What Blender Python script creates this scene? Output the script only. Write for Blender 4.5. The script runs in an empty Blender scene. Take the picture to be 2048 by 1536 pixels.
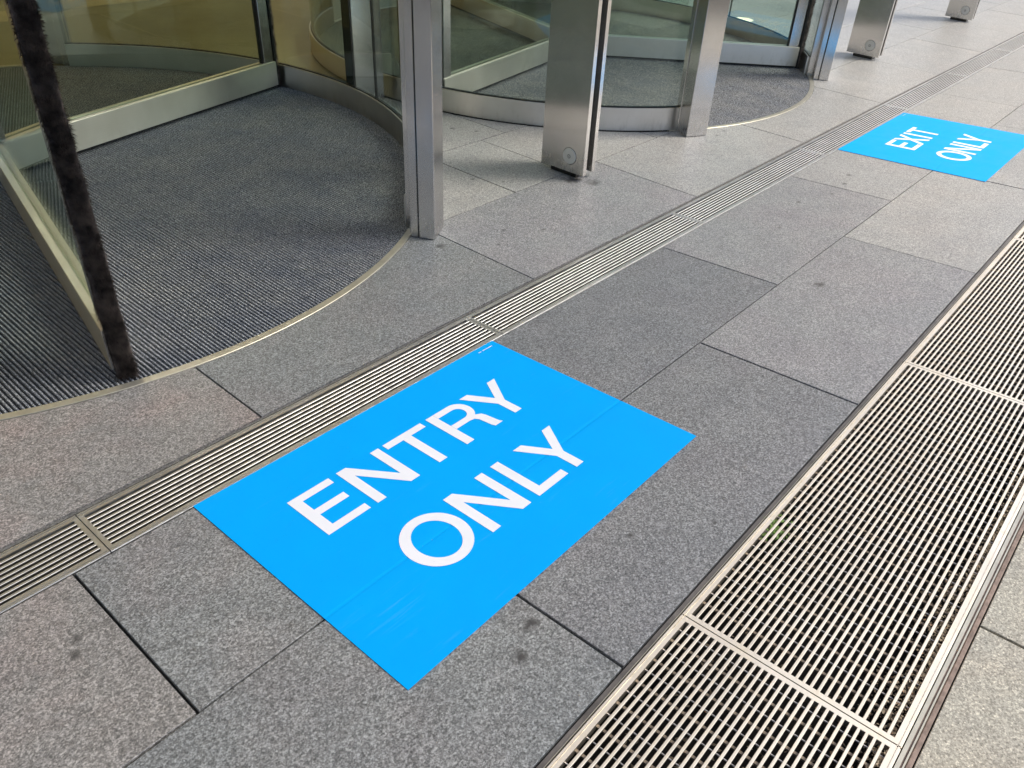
import bpy, math, random
from mathutils import Vector, Matrix
R = math.radians
random.seed(7)
scene = bpy.context.scene
C = scene.collection

# ------------------------------------------------------------------ camera
# world: X along the drain (to the right and away), Y towards the building, Z up, metres
CAM_R = [(0.657383, -0.752468, 0.040486), (-0.407515, -0.400185, -0.820844), (0.633861, 0.52311, -0.569716)]
CAM_LOC = (-0.4309, -1.8486, 1.542)
cd = bpy.data.cameras.new('camera')
cam = bpy.data.objects.new('camera', cd)
C.objects.link(cam)
cd.sensor_width = 36.0
cd.lens = 27.8094
cd.clip_start = 0.05
cd.clip_end = 1500
r0, r1, r2 = [Vector(v) for v in CAM_R]
M = Matrix((( r0.x, -r1.x, -r2.x), (r0.y, -r1.y, -r2.y), (r0.z, -r1.z, -r2.z))).to_4x4()
M.translation = Vector(CAM_LOC)
cam.matrix_world = M
scene.camera = cam

# ------------------------------------------------------------------ sky, sun, exposure
SUN_TO = Vector((0.50, -0.46, 0.74)).normalized()       # direction towards the sun
elev = math.asin(SUN_TO.z)
world = bpy.data.worlds.new('World')
scene.world = world
world.use_nodes = True
wn = world.node_tree.nodes
wl = world.node_tree.links
bgn = wn['Background']
sky = wn.new('ShaderNodeTexSky')
sky.sky_type = 'NISHITA'
sky.sun_disc = False
sky.sun_elevation = elev
sky.sun_rotation = math.atan2(SUN_TO.x, SUN_TO.y)
sky.air_density = 1.0
sky.dust_density = 3.0
sky.ozone_density = 1.0
wl.new(sky.outputs[0], bgn.inputs[0])
bgn.inputs[1].default_value = 0.12
sl_ = bpy.data.lights.new('sun', 'SUN')
sl_.energy = 2.3
sl_.angle = R(20)
sl_.color = (1.0, 0.915, 0.78)
sun = bpy.data.objects.new('sun', sl_)
C.objects.link(sun)
sun.rotation_euler = SUN_TO.to_track_quat('Z', 'Y').to_euler()
sun.location = (5, -6, 12)
scene.view_settings.view_transform = 'Standard'
scene.view_settings.look = 'None'
scene.view_settings.gamma = 1
scene.view_settings.use_curve_mapping = False
scene.view_settings.exposure = 0.78

# ------------------------------------------------------------------ layout numbers
S_IN, S_OUT = 0.0288, -0.0316          # the paving falls to the slot drain from both sides
CX1, CX2, CY = 0.80, 5.21, 2.45        # drum centres
R_IN, R_OUT = 2.005, 2.05              # drum wall
R_MAT = 2.03
def zf(y):
    return S_IN * y if y > 0 else S_OUT * y

# ------------------------------------------------------------------ helpers
def tag(o, label=None, cat=None, group=None, kind=None):
    if label: o['label'] = label
    if cat: o['category'] = cat
    if group: o['group'] = group
    if kind: o['kind'] = kind
    return o

def empty(name, loc, label, cat, group=None, rot=(0, 0, 0)):
    o = bpy.data.objects.new(name, None)
    C.objects.link(o)
    o.location = loc
    o.rotation_euler = rot
    o.empty_display_size = 0.1
    return tag(o, label, cat, group)

class MB:
    """collects vertices and faces in world coordinates; follow=True lays them on the sloping floor"""
    def __init__(s, follow=True):
        s.v = []; s.f = []; s.follow = follow; s.sm = []
    def add(s, vs, fs, smooth=False):
        n = len(s.v)
        for x, y, z in vs:
            s.v.append((x, y, z + (zf(y) if s.follow else 0)))
        for f in fs:
            s.f.append(tuple(i + n for i in f)); s.sm.append(smooth)
    def box(s, x0, x1, y0, y1, z0, z1):
        s.add([(x0,y0,z0),(x1,y0,z0),(x1,y1,z0),(x0,y1,z0),(x0,y0,z1),(x1,y0,z1),(x1,y1,z1),(x0,y1,z1)],
              [(0,3,2,1),(4,5,6,7),(0,1,5,4),(1,2,6,5),(2,3,7,6),(3,0,4,7)])
    def obox(s, cx, cy, ux, uy, a0, a1, b0, b1, z0, z1, bev=0.0):
        """box along the unit direction (ux,uy): a along it, b across it (left)"""
        def P(a, b, z): return (cx + ux*a - uy*b, cy + uy*a + ux*b, z)
        if bev <= 0:
            s.add([P(a0,b0,z0),P(a1,b0,z0),P(a1,b1,z0),P(a0,b1,z0),P(a0,b0,z1),P(a1,b0,z1),P(a1,b1,z1),P(a0,b1,z1)],
                  [(0,3,2,1),(4,5,6,7),(0,1,5,4),(1,2,6,5),(2,3,7,6),(3,0,4,7)])
        else:
            e = bev
            lo = [(a0+e,b0),(a1-e,b0),(a1,b0+e),(a1,b1-e),(a1-e,b1),(a0+e,b1),(a0,b1-e),(a0,b0+e)]
            ins = [(a0+e,b0+e),(a1-e,b0+e),(a1-e,b0+e),(a1-e,b1-e),(a1-e,b1-e),(a0+e,b1-e),(a0+e,b1-e),(a0+e,b0+e)]
            vs = [P(a,b,z0) for a,b in lo] + [P(a,b,z1-e) for a,b in lo]
            vs += [P(a0+e,b0+e,z1),P(a1-e,b0+e,z1),P(a1-e,b1-e,z1),P(a0+e,b1-e,z1)]
            fs = [tuple(reversed(range(8)))] + [(i,(i+1)%8,8+(i+1)%8,8+i) for i in range(8)]
            fs += [(16,17,18,19),(8,9,17,16),(9,10,17),(10,11,18,17),(11,12,18),(12,13,19,18),(13,14,19),(14,15,16,19),(15,8,16)]
            s.add(vs, fs)
    def ring(s, cx, cy, ra, rb, a0, a1, z0, z1, n):
        """curved wall between radii ra<rb, angles in degrees"""
        closed = abs(a1 - a0) >= 359.9
        A = [R(a0 + (a1 - a0) * i / n) for i in range(n + 1)]
        def band(r1, z1_, r2, z2_, sm):
            vs = []
            for a in A:
                c, q = math.cos(a), math.sin(a)
                vs += [(cx+r1*c, cy+r1*q, z1_), (cx+r2*c, cy+r2*q, z2_)]
            s.add(vs, [(2*i, 2*i+2, 2*i+3, 2*i+1) for i in range(n)], sm)
        e = min(0.0012, (z1-z0)*0.2, (rb-ra)*0.2)
        band(rb, z0, rb, z1-e, True); band(ra, z1-e, ra, z0, True)
        band(rb, z1-e, rb-e, z1, False); band(ra+e, z1, ra, z1-e, False)
        band(rb-e, z1, ra+e, z1, False); band(ra, z0, rb, z0, False)
        if not closed:
            for a in (A[0], A[-1]):
                c, q = math.cos(a), math.sin(a)
                s.add([(cx+ra*c, cy+ra*q, z0), (cx+rb*c, cy+rb*q, z0), (cx+rb*c, cy+rb*q, z1), (cx+ra*c, cy+ra*q, z1)], [(0,1,2,3)])
    def disc(s, cx, cy, r, z, n=48, r_in=0):
        if r_in:
            vs = []
            for i in range(n):
                a = 2*math.pi*i/n
                vs += [(cx+r_in*math.cos(a), cy+r_in*math.sin(a), z), (cx+r*math.cos(a), cy+r*math.sin(a), z)]
            s.add(vs, [(2*i, 2*i+1, (2*i+3) % (2*n), (2*i+2) % (2*n)) for i in range(n)])
        else:
            s.add([(cx+r*math.cos(2*math.pi*i/n), cy+r*math.sin(2*math.pi*i/n), z) for i in range(n)], [tuple(range(n))])
    def mesh(s, name, mat, origin=(0,0,0)):
        me = bpy.data.meshes.new(name)
        ox, oy, oz = origin
        me.from_pydata([(x-ox, y-oy, z-oz) for x, y, z in s.v], [], s.f)
        me.polygons.foreach_set('use_smooth', s.sm)
        me.validate(); me.update()
        if mat: me.materials.append(mat)
        return me
    def build(s, name, mat, parent=None, **kw):
        org = Vector((0, 0, 0)); p = parent
        while p: org += Vector(p.location); p = p.parent
        o = bpy.data.objects.new(name, s.mesh(name, mat, org))
        C.objects.link(o)
        if parent: o.parent = parent
        return tag(o, **kw)

# ------------------------------------------------------------------ materials
def newmat(name):
    m = bpy.data.materials.new(name); m.use_nodes = True
    nt = m.node_tree
    b = nt.nodes['Principled BSDF']
    return m, nt, b
def nd(nt, t, **kw):
    n = nt.nodes.new(t)
    for k, v in kw.items():
        if k.startswith('i_'): n.inputs[int(k[2:])].default_value = v
        else: setattr(n, k, v)
    return n
def ramp(nt, fac, stops, interp='LINEAR'):
    r = nt.nodes.new('ShaderNodeValToRGB')
    r.color_ramp.interpolation = interp
    e = r.color_ramp.elements
    while len(e) < len(stops): e.new(0.5)
    for i, (p, c) in enumerate(stops):
        e[i].position = p; e[i].color = (*c, 1) if len(c) == 3 else c
    nt.links.new(fac, r.inputs[0])
    return r.outputs[0]
def mix(nt, a, b, fac, mode='MIX'):
    m = nt.nodes.new('ShaderNodeMix'); m.data_type = 'RGBA'; m.blend_type = mode
    for sock, v in ((m.inputs[0], fac), (m.inputs[6], a), (m.inputs[7], b)):
        if hasattr(v, 'is_output'): nt.links.new(v, sock)
        elif isinstance(v, (int, float)): sock.default_value = v
        else: sock.default_value = (*v, 1)
    return m.outputs[2]
def math_(nt, op, a, b=None, c=None, clamp=False):
    m = nt.nodes.new('ShaderNodeMath'); m.operation = op; m.use_clamp = clamp
    for i, v in enumerate((a, b, c)):
        if v is None: continue
        if hasattr(v, 'is_output'): nt.links.new(v, m.inputs[i])
        else: m.inputs[i].default_value = v
    return m.outputs[0]
def noise(nt, vec, scale, detail=2, rough=0.5, dist=0.0):
    n = nd(nt, 'ShaderNodeTexNoise'); n.inputs['Scale'].default_value = scale
    n.inputs['Detail'].default_value = detail; n.inputs['Roughness'].default_value = rough
    n.inputs['Distortion'].default_value = dist
    nt.links.new(vec, n.inputs['Vector'])
    return n
def pos(nt):
    return nt.nodes.new('ShaderNodeNewGeometry').outputs['Position']
def scaled(nt, vec, s):
    m = nt.nodes.new('ShaderNodeVectorMath'); m.operation = 'MULTIPLY'
    nt.links.new(vec, m.inputs[0]); m.inputs[1].default_value = s
    return m.outputs[0]
def bump(nt, b, h, strength, dist):
    n = nt.nodes.new('ShaderNodeBump'); n.inputs['Strength'].default_value = strength
    n.inputs['Distance'].default_value = dist
    nt.links.new(h, n.inputs['Height']); nt.links.new(n.outputs[0], b.inputs['Normal'])

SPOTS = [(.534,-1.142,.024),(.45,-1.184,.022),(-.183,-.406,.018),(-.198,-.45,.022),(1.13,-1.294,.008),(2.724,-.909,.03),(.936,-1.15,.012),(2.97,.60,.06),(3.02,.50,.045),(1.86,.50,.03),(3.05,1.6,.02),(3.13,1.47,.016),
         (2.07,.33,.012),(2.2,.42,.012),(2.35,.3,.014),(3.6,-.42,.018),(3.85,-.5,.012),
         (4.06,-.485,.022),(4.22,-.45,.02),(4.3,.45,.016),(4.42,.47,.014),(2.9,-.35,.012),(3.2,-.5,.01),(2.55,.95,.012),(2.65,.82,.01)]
def granite(name, dark, midc, light, pink, pink_amt, rough=0.40, spot_seed=0.0):
    m, nt, b = newmat(name)
    p = pos(nt)
    oi = nt.nodes.new('ShaderNodeObjectInfo')
    n1 = noise(nt, p, 195, 3, 0.7)
    n2 = noise(nt, p, 420, 1, 0.5)
    cells = []
    for sc_ in (200, 340):
        vc = nd(nt, 'ShaderNodeTexVoronoi'); vc.inputs['Scale'].default_value = sc_
        nt.links.new(p, vc.inputs['Vector'])
        sc2 = nt.nodes.new('ShaderNodeSeparateColor'); nt.links.new(vc.outputs['Color'], sc2.inputs[0])
        cells.append(sc2.outputs[0])
    cf = math_(nt, 'ADD', math_(nt, 'MULTIPLY', cells[0], 0.55), math_(nt, 'MULTIPLY', cells[1], 0.45))
    f = math_(nt, 'ADD', math_(nt, 'MULTIPLY', n1.outputs[0], 0.62), math_(nt, 'MULTIPLY', n2.outputs[0], 0.20))
    f = math_(nt, 'ADD', f, math_(nt, 'MULTIPLY', math_(nt, 'SUBTRACT', cf, 0.5), 0.32))
    f = math_(nt, 'ADD', f, 0.09)
    col = ramp(nt, f, [(0.33, dark), (0.47, midc), (0.57, light), (0.71, tuple(min(1, c*1.7) for c in light))])
    v = nd(nt, 'ShaderNodeTexVoronoi'); v.inputs['Scale'].default_value = 95
    nt.links.new(p, v.inputs['Vector'])
    blk = ramp(nt, v.outputs['Distance'], [(0.10, (1,1,1)), (0.24, (0,0,0))])
    sepv = nt.nodes.new('ShaderNodeSeparateColor'); nt.links.new(v.outputs['Color'], sepv.inputs[0])
    pick = math_(nt, 'GREATER_THAN', sepv.outputs[0], 0.78)
    col = mix(nt, col, tuple(c*0.45 for c in dark), math_(nt, 'MULTIPLY', math_(nt, 'MULTIPLY', blk, pick), 0.8))
    # warm and cool clouds in the stone
    big = noise(nt, p, 2.6, 4, 0.6, 0.4)
    pk = ramp(nt, big.outputs[0], [(0.44, (0,0,0)), (0.66, (1,1,1))])
    col = mix(nt, col, mix(nt, col, pink, 1.0, 'MULTIPLY'), math_(nt, 'MULTIPLY', pk, pink_amt))
    big2 = noise(nt, scaled(nt, p, (1.0, 1.0, 1.0)), 5.5, 5, 0.65)
    sh = ramp(nt, big2.outputs[0], [(0.3, (0.90,0.905,0.92)), (0.7, (1.08,1.08,1.065))])
    col = mix(nt, col, sh, 1.0, 'MULTIPLY')
    # each slab a little lighter or darker
    rnd = ramp(nt, oi.outputs['Random'], [(0, (0.96,0.965,0.975)), (0.5, (1.0,1.0,1.0)), (1, (1.05,1.04,1.03))])
    col = mix(nt, col, rnd, 1.0, 'MULTIPLY')
    # trodden-in spots, plus contact shade painted at the column and post bases
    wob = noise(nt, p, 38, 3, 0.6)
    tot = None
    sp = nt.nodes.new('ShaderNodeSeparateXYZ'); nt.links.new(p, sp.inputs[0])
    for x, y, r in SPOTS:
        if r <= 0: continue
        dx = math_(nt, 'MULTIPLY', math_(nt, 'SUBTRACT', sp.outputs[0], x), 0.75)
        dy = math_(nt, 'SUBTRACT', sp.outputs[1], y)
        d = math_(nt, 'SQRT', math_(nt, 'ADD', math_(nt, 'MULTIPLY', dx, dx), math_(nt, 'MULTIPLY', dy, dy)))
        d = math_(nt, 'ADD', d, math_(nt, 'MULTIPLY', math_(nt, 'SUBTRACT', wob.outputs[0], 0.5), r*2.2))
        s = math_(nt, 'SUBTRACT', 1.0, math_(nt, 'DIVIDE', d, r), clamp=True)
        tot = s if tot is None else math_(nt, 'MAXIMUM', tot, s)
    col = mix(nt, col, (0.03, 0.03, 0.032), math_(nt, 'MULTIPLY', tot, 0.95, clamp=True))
    # random little marks
    v2 = nd(nt, 'ShaderNodeTexVoronoi'); v2.inputs['Scale'].default_value = 6.5
    nt.links.new(p, v2.inputs['Vector'])
    sv = nt.nodes.new('ShaderNodeSeparateColor'); nt.links.new(v2.outputs['Color'], sv.inputs[0])
    mk = ramp(nt, math_(nt, 'ADD', v2.outputs['Distance'], math_(nt, 'MULTIPLY', math_(nt, 'SUBTRACT', wob.outputs[0], 0.5), 0.16)),
              [(0.02, (1,1,1)), (0.07, (0,0,0))])
    col = mix(nt, col, (0.05, 0.05, 0.052), math_(nt, 'MULTIPLY', math_(nt, 'MULTIPLY', mk, math_(nt, 'GREATER_THAN', sv.outputs[1], 0.66)), 0.55))
    nt.links.new(col, b.inputs['Base Color'])
    rr = ramp(nt, n1.outputs[0], [(0.3, (rough+0.1,)*3), (0.7, (rough-0.08,)*3)])
    nt.links.new(rr, b.inputs['Roughness'])
    b.inputs['Specular IOR Level'].default_value = 0.7
    bump(nt, b, f, 0.35, 0.0015)
    return m
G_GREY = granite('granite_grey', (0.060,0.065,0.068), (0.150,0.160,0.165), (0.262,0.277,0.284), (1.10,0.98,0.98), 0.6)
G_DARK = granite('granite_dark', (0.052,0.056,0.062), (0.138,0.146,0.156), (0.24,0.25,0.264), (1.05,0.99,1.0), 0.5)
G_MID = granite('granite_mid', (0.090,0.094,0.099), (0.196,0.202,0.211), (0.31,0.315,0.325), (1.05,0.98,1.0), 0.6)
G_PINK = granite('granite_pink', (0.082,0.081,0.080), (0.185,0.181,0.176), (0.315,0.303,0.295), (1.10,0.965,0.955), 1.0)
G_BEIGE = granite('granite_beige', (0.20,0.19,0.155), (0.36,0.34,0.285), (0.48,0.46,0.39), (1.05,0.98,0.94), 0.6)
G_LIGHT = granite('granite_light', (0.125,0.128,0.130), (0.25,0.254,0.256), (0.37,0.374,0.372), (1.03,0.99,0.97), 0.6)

def steel(name, base, rough, streak='Z', amt=0.05, aniso=0.8):
    m, nt, b = newmat(name)
    p = pos(nt)
    st = {'Z': (900, 900, 3), 'H': (3, 3, 900), 'X': (5, 380, 380)}[streak]
    n = noise(nt, scaled(nt, p, st), 1.0, 2, 0.5)
    g = noise(nt, p, 5, 3, 0.55)
    col = mix(nt, tuple(c*0.93 for c in base), base, n.outputs[0])
    col = mix(nt, col, ramp(nt, g.outputs[0], [(0.35, (0.94,0.935,0.925)), (0.65, (1.02,1.02,1.02))]), 1.0, 'MULTIPLY')
    # fingermarks and scuffs near the floor
    sp = nt.nodes.new('ShaderNodeSeparateXYZ'); nt.links.new(p, sp.inputs[0])
    low = ramp(nt, sp.outputs[2], [(0.02, (1,1,1)), (0.16, (0,0,0))])
    dirt = noise(nt, scaled(nt, p, (30, 30, 12)), 1.0, 4, 0.65)
    dm = math_(nt, 'MULTIPLY', low, ramp(nt, dirt.outputs[0], [(0.5, (0,0,0)), (0.75, (1,1,1))]))
    col = mix(nt, col, tuple(c*0.62 for c in (base[0], base[1]*0.95, base[2]*0.86)), math_(nt, 'MULTIPLY', dm, 0.6))
    nt.links.new(col, b.inputs['Base Color'])
    b.inputs['Metallic'].default_value = 1.0
    rr = math_(nt, 'ADD', math_(nt, 'MULTIPLY', n.outputs[0], amt), math_(nt, 'ADD', math_(nt, 'MULTIPLY', g.outputs[0], 0.08), rough - 0.05))
    rr = math_(nt, 'ADD', rr, math_(nt, 'MULTIPLY', dm, 0.2))
    nt.links.new(rr, b.inputs['Roughness'])
    # brushed grain: highlights stretch across the grain
    b.inputs['Anisotropic'].default_value = aniso
    if streak == 'Z':
        cr = nt.nodes.new('ShaderNodeVectorMath'); cr.operation = 'CROSS_PRODUCT'
        nt.links.new(nt.nodes.new('ShaderNodeNewGeometry').outputs['Normal'], cr.inputs[0]); cr.inputs[1].default_value = (0, 0, 1)
        nt.links.new(cr.outputs[0], b.inputs['Tangent'])
    elif streak == 'H':
        cz = nt.nodes.new('ShaderNodeCombineXYZ'); cz.inputs[2].default_value = 1
        nt.links.new(cz.outputs[0], b.inputs['Tangent'])
    else:
        b.inputs['Anisotropic'].default_value = 0.0
    return m
STEEL = steel('brushed_steel', (0.68,0.665,0.65), 0.23)
STEEL_K = steel('brushed_kick_plate', (0.66,0.64,0.61), 0.30, 'H')
STEEL_H = steel('brushed_steel_lengthwise', (0.76,0.74,0.70), 0.37, 'H')
GRATE = steel('grate_steel', (0.88,0.82,0.72), 0.40, 'X', 0.15)
GRATE_N = steel('slot_grate_steel', (0.68,0.69,0.70), 0.36, 'X', 0.15)

def plain(name, col, rough=0.6, metal=0.0, nscale=None, namt=0.3, bmp=0):
    m, nt, b = newmat(name)
    b.inputs['Roughness'].default_value = rough
    b.inputs['Metallic'].default_value = metal
    if nscale:
        n = noise(nt, pos(nt), nscale, 4, 0.6)
        c = ramp(nt, n.outputs[0], [(0.3, tuple(x*(1-namt) for x in col)), (0.7, tuple(min(1, x*(1+namt)) for x in col))])
        nt.links.new(c, b.inputs['Base Color'])
        if bmp: bump(nt, b, n.outputs[0], 0.5, bmp)
    else:
        b.inputs['Base Color'].default_value = (*col, 1)
    return m
JOINT = plain('joint_filler', (0.022,0.022,0.022), 0.9, 0, 60, 0.5, 0.002)
JOINTG = plain('joint_grit', (0.12,0.12,0.115), 0.9, 0, 150, 0.6, 0.002)
RUBBER = plain('black_rubber', (0.012,0.013,0.015), 0.5)
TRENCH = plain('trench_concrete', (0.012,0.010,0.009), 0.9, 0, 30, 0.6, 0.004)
RODS = plain('rod_steel', (0.34,0.27,0.20), 0.55, 0.3, 40, 0.35)
RODT = plain('thin_rod_steel', (0.62,0.58,0.56), 0.45, 0.5, 40, 0.2)
EDGE = plain('frame_edge', (0.16,0.15,0.145), 0.5, 0.7, 25, 0.3)
EDGEB = plain('weathered_frame_edge', (0.27,0.205,0.175), 0.6, 0.5, 60, 0.3, 0.0006)
BARSIDE = plain('slot_shade_flank', (0.045,0.040,0.034), 0.7, 0.2, 60, 0.4)
TRIM = plain('mat_trim_metal', (0.52,0.50,0.43), 0.42, 0.75, 20, 0.12)
DARKSTEEL = plain('dark_steel', (0.05,0.05,0.048), 0.3, 0.9, 12, 0.2)
FLOORIN = plain('lobby_stone', (0.21,0.20,0.115), 0.35, 0, 3, 0.14)
BANDIN = plain('lobby_band_stone', (0.42,0.37,0.22), 0.35, 0, 6, 0.1)
WALLIN = plain('lobby_wall_panel', (0.50,0.37,0.21), 0.5, 0, 2, 0.15)
CANOPY = plain('canopy_soffit', (0.45,0.38,0.27), 0.6)
LIMESTONE = plain('added_fascia_cream', (0.76,0.63,0.44), 0.8, 0, 1.2, 0.08)

def vinyl(name, col, rough, coat):
    m, nt, b = newmat(name)
    p = pos(nt)
    n = noise(nt, p, 7, 4, 0.6)
    sc = noise(nt, scaled(nt, p, (60, 60, 60)), 1.0, 5, 0.7)
    c = mix(nt, tuple(x*0.93 for x in col), tuple(min(1, x*1.05) for x in col), n.outputs[0])
    c = mix(nt, c, tuple(min(1, x*0.8+0.05) for x in col), ramp(nt, sc.outputs[0], [(0.66, (0,0,0)), (0.74, (0.35,)*3)]))
    # shoe scuffs: faint long streaks, and grime patches
    s1 = noise(nt, scaled(nt, p, (4, 55, 1)), 1.0, 4, 0.7, 0.6)
    s2 = noise(nt, p, 3.0, 3, 0.6)
    sm = math_(nt, 'MULTIPLY', ramp(nt, s1.outputs[0], [(0.60, (0,0,0)), (0.70, (1,1,1))]), ramp(nt, s2.outputs[0], [(0.45, (0,0,0)), (0.6, (0.30,)*3)]))
    c = mix(nt, c, tuple(min(1, x*0.85+0.07) for x in col), sm)
    gr = noise(nt, p, 260, 2, 0.6)
    c = mix(nt, c, tuple(x*0.55 for x in col), math_(nt, 'MULTIPLY', ramp(nt, gr.outputs[0], [(0.68, (0,0,0)), (0.73, (1,1,1))]), 0.35))
    nt.links.new(c, b.inputs['Base Color'])
    nt.links.new(ramp(nt, n.outputs[0], [(0.3, (rough-0.06,)*3), (0.7, (rough+0.08,)*3)]), b.inputs['Roughness'])
    b.inputs['Specular IOR Level'].default_value = 0.06
    bump(nt, b, n.outputs[0], 0.12, 0.002)
    return m
BLUE = vinyl('blue_vinyl', (0.0, 0.375, 0.93), 0.42, 0.2)
WHITE = vinyl('white_vinyl', (0.80, 0.82, 0.88), 0.42, 0.2)

def glass(name, tint, ior=1.45):
    m, nt, b = newmat(name)
    nt.nodes.remove(b)
    out = nt.nodes['Material Output']
    tr = nd(nt, 'ShaderNodeBsdfTransparent'); tr.inputs[0].default_value = (*tint, 1)
    gl = nd(nt, 'ShaderNodeBsdfGlossy'); gl.inputs['Roughness'].default_value = 0.01
    gl.inputs[0].default_value = (0.95, 1, 0.97, 1)
    lw = nd(nt, 'ShaderNodeLayerWeight'); lw.inputs[0].default_value = 0.5
    fr = nd(nt, 'ShaderNodeMath', operation='MULTIPLY_ADD')        # Schlick
    nt.links.new(math_(nt, 'POWER', lw.outputs['Facing'], 5.0), fr.inputs[0])
    fr.inputs[1].default_value = 0.95; fr.inputs[2].default_value = 0.035
    mx = nd(nt, 'ShaderNodeMixShader')
    nt.links.new(fr.outputs[0], mx.inputs[0]); nt.links.new(tr.outputs[0], mx.inputs[1]); nt.links.new(gl.outputs[0], mx.inputs[2])
    nt.links.new(mx.outputs[0], out.inputs['Surface'])
    return m
GLASS = glass('tinted_glass', (0.85, 0.895, 0.86))
SHADE_GLASS = glass('shade_canopy_glass', (0.76, 0.775, 0.79))
GLASSW = glass('wing_glass', (0.85, 0.90, 0.85))
ROOFG = glass('roof_glass', (0.95, 0.95, 0.93))

def carpet():
    m, nt, b = newmat('ribbed_carpet')
    p = pos(nt)
    n = noise(nt, scaled(nt, p, (1, 0.6, 1)), 330, 3, 0.75)
    big = noise(nt, p, 4.5, 5, 0.68)
    col = ramp(nt, n.outputs[0], [(0.36, (0.020,0.023,0.030)), (0.47, (0.115,0.125,0.142)), (0.57, (0.40,0.42,0.45)), (0.68, (0.75,0.76,0.78))])
    col = mix(nt, col, ramp(nt, big.outputs[0], [(0.3, (0.80,0.83,0.90)), (0.7, (1.16,1.14,1.09))]), 1.0, 'MULTIPLY')
    sp = nt.nodes.new('ShaderNodeSeparateXYZ'); nt.links.new(p, sp.inputs[0])
    nt.links.new(col, b.inputs['Base Color'])
    b.inputs['Roughness'].default_value = 0.95
    b.inputs['Specular IOR Level'].default_value = 0.15
    bump(nt, b, n.outputs[0], 0.9, 0.002)
    return m
CARPET = carpet()
CARPET_LOW = plain('carpet_groove', (0.016,0.019,0.026), 0.95, 0, 300, 0.5, 0.001)
def fur(name, c0, c1):
    m, nt, b = newmat(name)
    n = noise(nt, pos(nt), 30, 3, 0.6)
    nt.links.new(ramp(nt, n.outputs[0], [(0.35, c0), (0.68, c1)]), b.inputs['Base Color'])
    b.inputs['Roughness'].default_value = 0.85
    b.inputs['Specular IOR Level'].default_value = 0.2
    return m
FUR = fur('brush_bristle', (0.040,0.034,0.032), (0.23,0.19,0.17))
SEAL = plain('glazing_seal', (0.01,0.011,0.012), 0.4)
LAMP, nt_, b_ = newmat('ground_light_lens')
b_.inputs['Base Color'].default_value = (0.8, 0.72, 0.5, 1)
b_.inputs['Emission Color'].default_value = (1, 0.92, 0.66, 1)
b_.inputs['Emission Strength'].default_value = 0.8

DOWN, nt_, b_ = newmat('downlight_lens')
b_.inputs['Emission Color'].default_value = (1, 0.72, 0.40, 1)
b_.inputs['Emission Strength'].default_value = 1.3
DOWN2, nt_, b_ = newmat('small_downlight_lens')
b_.inputs['Emission Color'].default_value = (1, 0.85, 0.6, 1)
b_.inputs['Emission Strength'].default_value = 12
# ------------------------------------------------------------------ ground, trenches, paving
X0, X1 = -4.0, 17.0
DR0, DR1 = -0.203, 0.004            # slot drain opening
WG0, WG1 = -1.930, -1.372           # wide grating opening
g = MB()
for a, b in ((DR1, 200), (WG1, DR0), (-200, WG0)):
    ys = [a, b]
    if a > 0: ys = [a, 9, b]
    for i in range(len(ys)-1):
        ya, yb = ys[i], ys[i+1]
        # level again far away
        def zz(y): return zf(max(-4, min(9, y))) - 0.014
        vs = []
        for y in (ya, yb):
            for x in (-200, X0, X1, 200):
                vs.append((x, y, zz(y) - zf(y)))
        if a < -1.95 or a == -200:
            pass
        g.add(vs, [(0,1,5,4), (1,2,6,5), (2,3,7,6)])
g = MB(follow=False)
def strip(ya, yb):
    vs = [(x, y, zf(max(-4, min(9, y))) - 0.012) for y in (ya, yb) for x in (-200, 200)]
    g.add(vs, [(0,1,3,2)])
strip(DR1, 9); strip(9, 200); strip(WG1, DR0); strip(-4, WG0); strip(-200, -4)
ground = g.build('ground', JOINT, None, kind='structure', label='paved forecourt of granite slabs outside the revolving doors')

def arc_low(x, cx):
    d = (R_MAT + 0.036)**2 - (x - cx)**2
    return CY - math.sqrt(d) if d > 0 else None

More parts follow.
